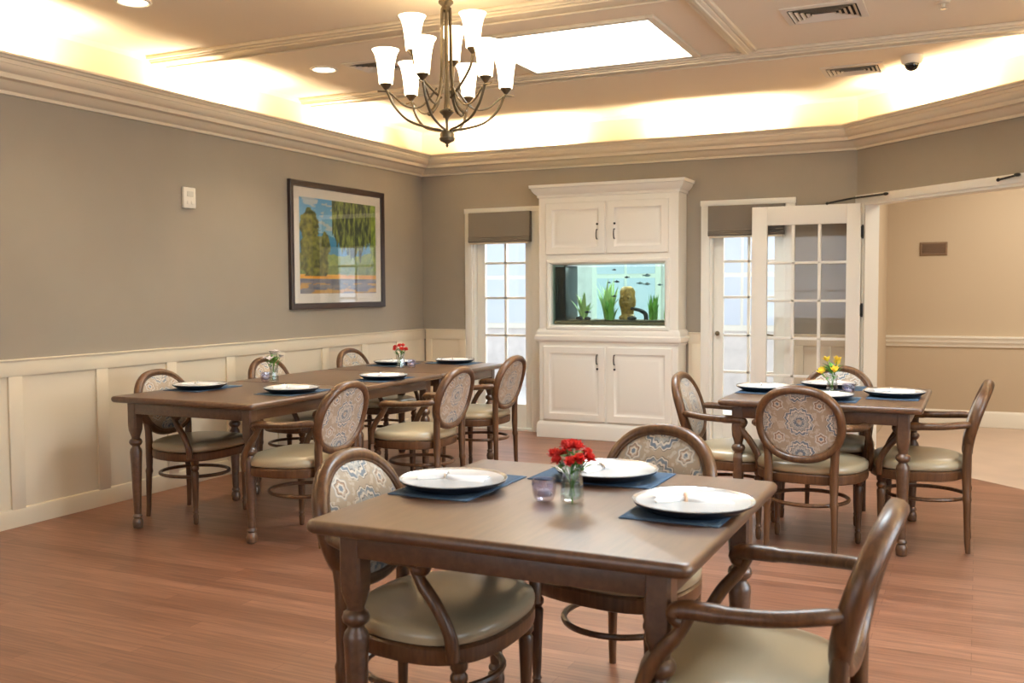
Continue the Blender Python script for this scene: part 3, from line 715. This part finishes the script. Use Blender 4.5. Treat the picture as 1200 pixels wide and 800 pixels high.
# ------------------------------------------------------------------ dining tables (42 in square)
TH = .762
def make_table(label, loc, rz=0.):
    t = empty('dining_table', label, 'table', loc, rz, 'square wooden dining tables'); h = .507
    w = MB(); rings = []
    def rr(hw, rad, z, n=7):
        out = []
        for cx, cy, a0 in ((1, 1, 0), (-1, 1, pi/2), (-1, -1, pi), (1, -1, 3*pi/2)):
            for i in range(n):
                a = a0+pi/2*i/(n-1); out.append((cx*(hw-rad)+rad*cos(a), cy*(hw-rad)+rad*sin(a), z))
        return out
    for hw, z_ in ((h-.014, TH-.036), (h-.008, TH-.034), (h-.002, TH-.027), (h, TH-.018), (h-.001, TH-.010), (h-.005, TH-.003), (h-.010, TH-.0006), (h-.014, TH)): rings.append(rr(hw, .022, z_))
    w.loft(rings); w.build('tabletop', M_table, t, angle=60)
    a = h-.088; w = MB(); tt = .022
    for s in (-1, 1):
        w.box(-a, a, min(s*a, s*(a+tt)), max(s*a, s*(a+tt)), TH-.102, TH-.036, .003); w.box(min(s*a, s*(a+tt)), max(s*a, s*(a+tt)), -a, a, TH-.102, TH-.036, .003)
    w.build('apron', M_table, t)
    zt = TH-.0365; q = h-.095
    for sx in (-1, 1):
        for sy in (-1, 1):
            w = MB()
            pr = [(.019, 0), (.026, .004), (.030, .030), (.027, .050), (.020, .060), (.026, .066), (.026, .074), (.019, .084), (.021, .10), (.030, .37), (.034, .440), (.031, .455), (.022, .468), (.022, .474), (.033, .484), (.037, .496), (.033, .509), (.023, .517), (.023, .524), (.026, .536), (.031, .565), (.0315, .60), (.0315, zt)]
            sq = [2]*18+[2, 2.4, 5, 12, 14]
            w.lathe([(r, z_) for r, z_ in pr], (sx*q, sy*q, 0), 24, sq=sq)
            w.build('leg', M_table, t, angle=40)
    return t
tb1 = make_table('brown square dining table nearest the viewer, in front', (-1.048, 2.53, 0))
TC = -3.91
LT = [4.525, 5.541, 6.557]
dup(tb1, (TC, LT[0], 0), 0, 'nearest brown table of the long row along the left wall')
dup(tb1, (TC, LT[1], 0), 0, 'middle brown table of the long row along the left wall')
dup(tb1, (TC, LT[2], 0), 0, 'farthest brown table of the long row along the left wall')
RTC = (-.74, 5.68)
dup(tb1, (*RTC, 0), 0, 'brown square dining table at the right with yellow flowers')

# ------------------------------------------------------------------ chairs
def yb(z): return -.232-.108*max(0., (z-.52)/.36)**1.5
def sup(a, b, n, th):
    c, s = cos(th), sin(th); return a*math.copysign(abs(c)**(2/n), c), b*math.copysign(abs(s)**(2/n), s)
def seat_outline(k=1., n=40):
    out = []
    for i in range(n):
        x, y = sup(.275*k, .236*k, 2.6, 2*pi*i/n)
        x *= 1+.08*(y/.236)
        out.append((x, y+.008))
    return out
def make_chair(label, loc, rz):
    t = empty('dining_armchair', label, 'chair', loc, rz, 'oval-back wooden armchairs')
    w = MB(); rings = []
    for k, z_ in ((.93, .418), (.99, .424), (1.0, .440), (.985, .455), (.93, .467), (.8, .476), (.55, .483), (.25, .486)): rings.append([(x, y, z_) for x, y in seat_outline(k)])
    w.loft(rings); w.build('seat', M_seat, t, angle=60)
    w = MB(); w.loft([[(x, y, z_) for x, y in seat_outline(k)] for k, z_ in ((.95, .366), (.985, .370), (1.0, .385), (1.0, .412), (.97, .419))]); w.build('seat_frame', M_chair, t)
    # back
    zc, a, b = .674, .200, .178; NB = 48
    pts = []
    for i in range(NB):
        x, z_ = sup(a, b, 2.25, 2*pi*i/NB); z_ += zc; pts.append((x, yb(z_), z_))
    w = MB(); w.tube(pts, [.027]*NB, 10, closed=True, flat=.80, up=(0, 1, .25)); w.tube([(p[0]*.93, p[1]+.018, zc+(p[2]-zc)*.93) for p in pts], .006, 6, closed=True)
    w.build('back_frame', M_chair, t, angle=70)
    w = MB(); fr, bk = [], []
    K = [0.02, .25, .5, .7, .85, .95]
    rings = []
    for k in [.95, .85, .7, .5, .25, .03][::-1]:
        ring = []
        for i in range(NB):
            x, z_ = sup(a*k, b*k, 2.25, 2*pi*i/NB); z_ += zc; ring.append((x, yb(z_)+.010+.020*(1-k**3), z_))
        rings.append(ring)
    for k in [.95, .85, .7, .5, .25, .03]:
        ring = []
        for i in range(NB):
            x, z_ = sup(a*k, b*k, 2.25, 2*pi*i/NB); z_ += zc; ring.append((x, yb(z_)-.008-.012*(1-k**3), z_))
        rings.append(ring)
    w.loft(rings); w.build('backrest', M_fabric, t, angle=80)
    for s in (-1, 1):
        w = MB()   # rear leg running up into the oval
        L_ = [(s*.170, -.245, 0), (s*.168, -.240, .06), (s*.165, -.236, .255), (s*.163, -.235, .275), (s*.162, -.234, .295), (s*.162, -.232, .37), (s*.162, -.232, .45), (s*.165, -.233, .52), (s*.172, yb(.56)-.002, .565)]
        w.tube(L_, [.013, .0145, .0185, .023, .0185, .022, .022, .021, .019], 12); w.build('leg', M_chair, t, angle=50)
        w = MB()   # turned front leg
        pr = [(.010, 0), (.014, .006), (.017, .05), (.0125, .062), (.017, .07), (.013, .08), (.015, .10), (.021, .27), (.0225, .30), (.016, .31), (.024, .322), (.024, .335), (.017, .345), (.024, .355), (.025, .375)]
        w.lathe(pr, (s*.212, .170, 0), 16); w.build('leg', M_chair, t, angle=50)
        w = MB()   # arm with scrolled end and swept support
        w.tube(catmull([(s*.196, yb(.65)+.005, .660), (s*.225, -.21, .660), (s*.258, -.12, .652), (s*.268, -.02, .648), (s*.267, .060, .648), (s*.266, .093, .642), (s*.266, .097, .626), (s*.266, .080, .620)], 5), [.016]*4+[.019]*12+[.022]*13+[.019]*7, 10, flat=1.15)
        ar = w.build('armrest', M_chair, t, angle=60)
        w = MB(); w.tube(catmull([(s*.258, .178, .392), (s*.268, .175, .46), (s*.271, .140, .53), (s*.269, .092, .59), (s*.267, .066, .638)], 5), [.019]*5+[.018]*10+[.016]*6, 10); w.build('arm_support', M_chair, ar, angle=60)
    w = MB(); n = 36
    w.tube([(.195*cos(2*pi*i/n), -.03+.205*sin(2*pi*i/n), .262) for i in range(n)], .0105, 8, closed=True); w.build('stretcher', M_chair, t)
    return t
R90 = pi/2   # rz: the chair faces +y at 0
CH1 = make_chair('armchair at the left side of the front table, pale seat in view', (-1.39, 2.45, 0), -R90)
spec = [
 ('armchair at the far side of the front table, its back rising behind a plate', (-1.055, 3.04, 0), pi-.20),
 ('armchair cut by the bottom edge at the right side of the front table', (-.485, 2.345, 0), R90-.03),
 ('armchair on the wall side of the nearest table of the left row', (-4.25, 4.53, 0), -R90),
 ('armchair on the wall side of the middle table of the left row, behind white flowers', (-4.37, 5.69, 0), -R90),
 ('armchair on the wall side of the farthest table of the left row', (-4.40, 6.80, 0), -R90),
 ('armchair on the aisle side of the nearest table of the left row', (-3.34, 4.35, 0), R90),
 ('armchair on the aisle side of the middle table of the left row', (-3.24, 5.42, 0), R90),
 ('armchair on the aisle side of the farthest left row table, before the glazed door', (-3.36, 6.48, 0), R90),
 ('armchair at the left side of the right table, in front of the cabinet', (-1.22, 5.52, 0), -R90),
 ('armchair with its patterned back turned to the viewer at the right table', (-.775, 5.27, 0), -.06),
 ('armchair at the right side of the right table, by the hall floor', (-.27, 5.62, 0), R90),
 ('armchair at the far side of the right table, behind yellow flowers', (-.80, 6.02, 0), pi-.1),
]
for lab, loc, rz in spec: dup(CH1, loc, rz, lab)

# ------------------------------------------------------------------ table settings
def make_mat(label, loc, rz):
    w = MB(); w.box(-.20, .20, -.130, .130, 0, .003, .001); w.box(-.188, .188, -.118, .118, .0029, .0036)
    o = w.build('placemat', M_navy); o.location = loc; o.rotation_euler = (0, 0, rz)
    return tag(o, label, 'placemat', 'navy placemats on the tables')
def make_plate(label, loc, rz):
    t = empty('charger_plate', label, 'plate', loc, rz, 'white plates on the tables')
    w = MB(); w.lathe([(.02, .0115), (.105, .0125), (.118, .016), (.150, .0265), (.158, .0290), (.160, .0300), (.1605, .0292), (.158, .0270)], segs=56); 
    w.build('plate', M_plate, t, angle=70)
    w = MB(); w.lathe([(.02, .0112), (.105, .0120), (.118, .0154), (.150, .0259), (.1578, .0266), (.156, .0215), (.124, .004), (.112, 0), (.05, 0)], segs=56); w.build('underside_shade', M_navydark, t, angle=70, label='underside darkened as plate shade')  # shadow under the plate rim, painted as a dark underside
    w = MB(); rr = [[(r*cos(2*pi*k/56), r*sin(2*pi*k/56), z_) for k in range(56)] for r, z_ in ((.1500, .0268), (.1508, .0276), (.1585, .0299), (.1595, .0305))]
    w.loft(rr, caps=False); w.build('rim', M_silver, t)
    return t
def make_napkin(label, loc, rz, ring):
    t = empty('napkin', label, 'napkin', loc, rz, 'folded napkins on the plates')
    w = MB(); n = 15; rings = []
    for i in range(n):
        u = i/(n-1); x = -.10+.20*u; pinch = .30+.70*min(1, (abs(u-.38)/.25))**.8
        row = []
        for k in range(20):
            a = 2*pi*k/20; wv = 1+.12*sin(3*a+u*4)
            row.append((x+.004*sin(5*a), .042*pinch*cos(a)*wv, .013+.012*(.7+.5*(1-pinch))*sin(a)*wv))
        rings.append(row)
    w.loft(rings); w.build('cloth', M_napkin, t, angle=60)
    w = MB(); rr = []
    for i in range(24):
        a = 2*pi*i/24; rr.append((-.020, (.0175*cos(a)), .0150+.0145*sin(a)))
    w.tube(rr, .0045, 8, closed=True); w.build('napkin_ring', ring, t)
    return t
ZT = TH+.0004
short = lambda w: w.replace(', behind the red flowers', '').replace(', behind the patterned chair back', '').replace('on the aisle side of the', 'by the aisle on the').replace('on the wall side of the', 'by the wall on the')
settings = [ # table name, mat centre, mat rz, plate centre, plate label words
 ('at the left side of the front table', (-1.40, 2.585), pi/2, (-1.395, 2.535), .2, M_silver),
 ('at the far side of the front table, behind the red flowers', (-1.055, 2.885), .0, (-1.036, 2.87), .9, M_silver),
 ('at the right side of the front table', (-.695, 2.575), pi/2, (-.67, 2.525), .35, M_peach),
 ('on the wall side of the nearest table of the left row', (-4.235, 4.57), pi/2, (-4.226, 4.53), .2, M_silver),
 ('on the aisle side of the nearest table of the left row', (-3.58, 4.60), pi/2, (-3.575, 4.57), .6, M_silver),
 ('on the aisle side of the middle table of the left row', (-3.555, 5.50), pi/2, (-3.54, 5.49), .4, M_silver),
 ('on the wall side of the farthest table of the left row', (-4.17, 6.62), pi/2, (-4.16, 6.60), 1.2, M_silver),
 ('at the far end of the left row of tables', (-3.80, 6.935), .0, (-3.79, 6.93), .5, M_silver),
 ('at the left side of the right table', (-1.10, 5.72), pi/2, (-1.10, 5.70), .4, M_silver),
 ('at the far side of the right table', (-.79, 6.03), 0, (-.79, 6.02), 1., M_silver),
 ('at the right side of the right table', (-.40, 5.68), pi/2, (-.40, 5.66), .1, M_silver),
 ('at the near side of the right table, behind the patterned chair back', (-.755, 5.40), 0, (-.735, 5.375), .7, M_silver),
]
for i, (wd, mc, mr, pc, nr, ring) in enumerate(settings):
    if i == 0:
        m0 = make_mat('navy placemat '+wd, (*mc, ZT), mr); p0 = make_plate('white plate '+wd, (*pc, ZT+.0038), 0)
        n0 = make_napkin('white napkin on the plate '+short(wd), (*pc, ZT+.0170), nr, ring)
    else:
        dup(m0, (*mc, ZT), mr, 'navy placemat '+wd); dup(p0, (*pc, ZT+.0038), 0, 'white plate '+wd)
        if ring is M_peach: make_napkin('white napkin with peach ring on the plate '+wd, (*pc, ZT+.0170), nr, ring)
        else: dup(n0, (*pc, ZT+.0170), nr, 'white napkin on the plate '+short(wd))

# vases, votives and flowers
def make_vase(label, loc):
    w = MB(); w.lathe([(.024, 0), (.031, .004), (.033, .02), (.030, .055), (.027, .085), (.031, .112), (.0295, .1125), (.0245, .086), (.0270, .055), (.0295, .022), (.024, .012)], segs=8)
    o = w.build('bud_vase', M_vase, angle=20); o.location = loc
    w = MB(); w.lathe([(.023, .0125), (.0285, .023), (.0262, .055), (.0250, .062)], segs=8); w.build('water', M_water, o, angle=20)
    return tag(o, label, 'vase', 'small glass vases on the tables')
def make_votive(label, loc):
    w = MB(); w.lathe([(.020, 0), (.026, .004), (.032, .022), (.035, .045), (.033, .062), (.0305, .062), (.0315, .045), (.0285, .024), (.020, .014)], segs=10)
    o = w.build('votive_holder', M_votive, angle=15); o.location = loc
    w = MB(); w.lathe([(.016, .0145), (.018, .016), (.018, .030), (.014, .032), (.0015, .032), (.001, .042)], segs=14); w.build('candle', M_napkin, o)
    return tag(o, label, 'candle holder', 'cut glass votive holders on the tables')
def petal(w, c, d, up, L_, wd, curl, n=5):
    d = Vector(d).normalized(); up = Vector(up).normalized(); s = d.cross(up).normalized(); up = s.cross(d)
    prev = None
    for i in range(n+1):
        t = i/n; p = Vector(c)+d*L_*t+up*curl*t*t; ww = wd*sin(pi*min(.97, .1+.85*t)); cup = up*ww*.35
        vs = [w.bm.verts.new(p-s*ww+cup), w.bm.verts.new(p), w.bm.verts.new(p+s*ww+cup)]
        if prev:
            w.bm.faces.new((prev[0], prev[1], vs[1], vs[0])); w.bm.faces.new((prev[1], prev[2], vs[2], vs[1]))
        prev = vs
def make_flower(kind, mat, base, head, label, group, r=.02):
    b = Vector(base); h = Vector(head)-b
    t = empty('cut_flower', label, 'flower', base, 0, group)
    w = MB(); w.tube(catmull([(0, 0, 0), tuple(h*.5+Vector((0, 0, .012))), tuple(h)], 6), .0016, 6); w.build('stem', M_stem, t)
    ax = (h.normalized()*.6+Vector((0, 0, .6))+Vector((h.x, h.y, 0))*4).normalized()
    s1 = ax.orthogonal().normalized(); s2 = ax.cross(s1)
    w = MB()
    if kind == 'carnation':
        w.lathe([(.002, -.006), (.004, 0), (.0045, .006)], tuple(h), 8)
        for k in range(34):
            ph = random.uniform(0, 2*pi); el = random.uniform(.05, 1.35)
            d = ax*sin(el)+(s1*cos(ph)+s2*sin(ph))*cos(el); petal(w, h, d, ax+s1*random.uniform(-.6, .6), r*random.uniform(.8, 1.1), r*.36, random.uniform(-.004, .006), 4)
    else:
        for k in range(6):
            ph = 2*pi*k/6+.3; el = .75 if k % 2 else .55
            d = ax*sin(el)+(s1*cos(ph)+s2*sin(ph))*cos(el); petal(w, h, d, ax, r*1.5, r*.48, -.004 if kind == 'lily' else .010, 5)
        for k in range(4): w.tube([h, h+ax*r*.9+s1*random.uniform(-.004, .004)], .0007, 4)
    w.build('bloom', mat, t)
    w = MB()
    for k in range(2):
        ph = random.uniform(0, 2*pi); petal(w, h*random.uniform(.62, .85), (cos(ph), sin(ph), .7), (0, 0, 1), .035, .006, -.006)
    w.build('leaf', M_leaf, t)
def bouquet(cx, cy, n, kind, mat, label, group, spread, h0, h1, r):
    for i in range(n):
        a = 2*pi*i/n*1.0+.5; q = spread*(.35 if i % 3 == 0 else 1.)
        make_flower(kind, mat, (cx-.008*cos(a), cy-.008*sin(a), ZT+.018), (cx+q*cos(a), cy+q*sin(a), ZT+(h1 if i % 3 == 0 else h0+(h1-h0)*random.random()*.7)), label, group, r)
def greens(cx, cy, label, z0, n=14, s=.035):
    w = MB()
    for k in range(n):
        ph = random.uniform(0, 2*pi); petal(w, (0.006*cos(ph), .006*sin(ph), random.uniform(.0, .03)), (cos(ph), sin(ph), random.uniform(.2, 1.2)), (0, 0, 1), s*random.uniform(.7, 1.1), .009, -.008)
    w.tube([(0, 0, -.10), (0, 0, .01)], .003, 6)
    o = w.build('leafy_sprig', M_leaf); o.location = (cx, cy, ZT+z0); tag(o, label, 'leaves')
V = [(-1.003, 2.50), (-4.09, 5.05), (-3.945, 6.36), (-.715, 5.60)]
make_vase('small glass vase of red flowers on the front table', (*V[0], ZT)); make_vase('small glass vase of white flowers on the left row of tables', (*V[1], ZT)); make_vase('small glass vase of red flowers far along the left row of tables', (*V[2], ZT)); make_vase('small glass vase of yellow flowers on the right table', (*V[3], ZT))
bouquet(*V[0], 14, 'carnation', M_red, 'coral red flower in the glass vase on the front table', 'red flowers on the front table', .048, .108, .152, .0225)
greens(*V[0], 'green leaves under the red flowers on the front table', .098, 22, .036)
bouquet(*V[1], 7, 'lily', M_whitepetal, 'white flower in the glass vase on the left row of tables', 'white flowers on the left row', .055, .13, .19, .020)
greens(*V[1], 'green leaves among the white flowers on the left row', .12, 22, .05)
bouquet(*V[2], 9, 'carnation', M_red, 'red flower in the far glass vase on the left row of tables', 'red flowers on the left row', .045, .135, .165, .021)
bouquet(*V[3], 7, 'tulip', M_yellow, 'yellow flower in the glass vase on the right table', 'yellow flowers on the right table', .075, .12, .185, .024)
greens(*V[3], 'green leaves among the yellow flowers on the right table', .115, 24, .06)
make_votive('cut glass votive holder left of the vase on the front table', (-1.082, 2.487, ZT)); make_votive('cut glass votive holder beside the white flowers on the left row', (-4.165, 5.06, ZT))
make_votive('cut glass votive holder beside the far red flowers on the left row', (-3.875, 6.40, ZT)); make_votive('cut glass votive holder right of the yellow flowers on the right table', (-.635, 5.655, ZT))

# ------------------------------------------------------------------ lights
def area(name, loc, rot, sx, sy, power, col):
    l = bpy.data.lights.new(name, 'AREA'); l.shape = 'RECTANGLE'; l.size = sx; l.size_y = sy; l.energy = power; l.color = col
    o = bpy.data.objects.new(name, l); COL.objects.link(o); o.location = loc; o.rotation_euler = rot; return o
WARM = (1., .84, .60)
def cove(p, q, nrm, k=1.):
    a = Vector(p); b = Vector(q); L_ = (b-a).length; m = (a+b)/2+Vector(nrm)*.145
    ang = atan2(b.y-a.y, b.x-a.x)
    area('cove_light', (m.x, m.y, 2.61), (pi, 0, ang), L_, .05, COVE*L_*k, WARM)
COVE = 42.
for y0, y1 in ((5.12, 5.78), (6.80, 7.55), (2.9, 3.95), (.9, 1.9), (-1.2, -.2)): cove((XL, y0), (XL, y1), (1, 0))
for x0, x1 in ((-4.40, -3.45), (-2.50, -1.65)): cove((x0, YB), (x1, YB), (0, -1))
i2 = 1/sqrt(2)
for s0, s1 in ((.62, 1.20), (2.0, 2.8), (3.2, 4.1)):
    cove((CX+s0*i2, YB-s0*i2), (CX+s1*i2, YB-s1*i2), (-i2, -i2))
for y0, y1 in ((3.2, 4.6), (.8, 2.2)): cove((XR, y0), (XR, y1), (-1, 0))
DAY = (.86, .93, 1.)
area('skylight_lamp', ((SK[0]+SK[1])/2, (SK[2]+SK[3])/2, ZC+.40), (0, 0, 0), SK[1]-SK[0], SK[3]-SK[2], 75, (.88, .95, 1.))
area('skylight_lamp', ((SK_ADDED[0]+SK_ADDED[1])/2, (SK_ADDED[2]+SK_ADDED[3])/2, ZC+.40), (0, 0, 0), SK_ADDED[1]-SK_ADDED[0], SK_ADDED[3]-SK_ADDED[2], 80, (.80, .91, 1.))  # lamp of the invented skylight, added for bluish light from above
area('daylight_right_near', (XR+.25, (W1[0]+W1[1])/2, 1.55), (0, pi/2, 0), 1.5, 2.1, 30, DAY)
area('daylight_right_far', (XR+.25, (W2[0]+W2[1])/2, 1.55), (0, pi/2, 0), 1.5, 2.3, 85, (.74, .88, 1.))
area('daylight_front', ((W3[0]+W3[1])/2, YF-.25, 1.55), (pi/2, 0, 0), 3.0, 1.5, 20, DAY)
area('hall_fill_panel', (1.2, 9.0, ZC-.102), (0, 0, 0), 2.4, 1.6, 66, (1, .90, .75))  # added panel with no fixture, out of view, to light the hall
area('aquarium_hood_light', ((xa+xb)/2+.05, YC+.2, zb-.012), (0, 0, 0), .8, .10, 3., (.85, .97, 1.))
area('rear_daylight_fill', (-3.1, YB+1.6, 3.3), (radians(-50), 0, 0), 5.0, 1.3, 260, DAY)  # added panel outside the back doors, out of view, strengthens their daylight
for x, y in ((-4.17, 5.75), (-4.11, 3.97)):
    l = bpy.data.lights.new('downlight_beam', 'SPOT'); l.energy = 30; l.color = (1, .82, .56); l.spot_size = radians(110); l.spot_blend = .6; l.shadow_soft_size = .06
    o = bpy.data.objects.new('downlight_beam', l); COL.objects.link(o); o.location = (x, y, ZC-.02)
wd = bpy.data.worlds.new('sky'); SC.world = wd; wd.use_nodes = True
bg = wd.node_tree.nodes['Background']; bg.inputs[0].default_value = (.82, .91, 1., 1); bg.inputs[1].default_value = 1.5

# ------------------------------------------------------------------ camera
f, yaw, pitch, roll = 1153.35, .4424, .0525, -.0052
cam = bpy.data.cameras.new('camera'); co = bpy.data.objects.new('camera', cam); COL.objects.link(co)
cam.sensor_width = 36; cam.lens = f*36/1200; cam.clip_start = .05; cam.clip_end = 200
F = Vector((-sin(yaw)*cos(pitch), cos(yaw)*cos(pitch), -sin(pitch))); Rr = Vector((cos(yaw), sin(yaw), 0)); U = Vector((-sin(yaw)*sin(pitch), cos(yaw)*sin(pitch), cos(pitch)))
c, s = cos(roll), sin(roll); R2 = Rr*c+U*s; U2 = -Rr*s+U*c
co.matrix_world = Matrix(((R2.x, U2.x, -F.x, 0), (R2.y, U2.y, -F.y, 0), (R2.z, U2.z, -F.z, 1.349), (0, 0, 0, 1)))
cam.dof.use_dof = True; cam.dof.focus_distance = 5.2; cam.dof.aperture_fstop = 5.
SC.camera = co
SC.view_settings.view_transform = 'Standard'; SC.view_settings.look = 'None'; SC.view_settings.gamma = 1; SC.view_settings.use_curve_mapping = False
SC.view_settings.exposure = .4
SC.cycles.use_denoising = True; SC.cycles.max_bounces = 10; SC.cycles.diffuse_bounces = 6; SC.cycles.transparent_max_bounces = 24; SC.cycles.caustics_reflective = False; SC.cycles.caustics_refractive = False
SC.cycles.sample_clamp_indirect = 6
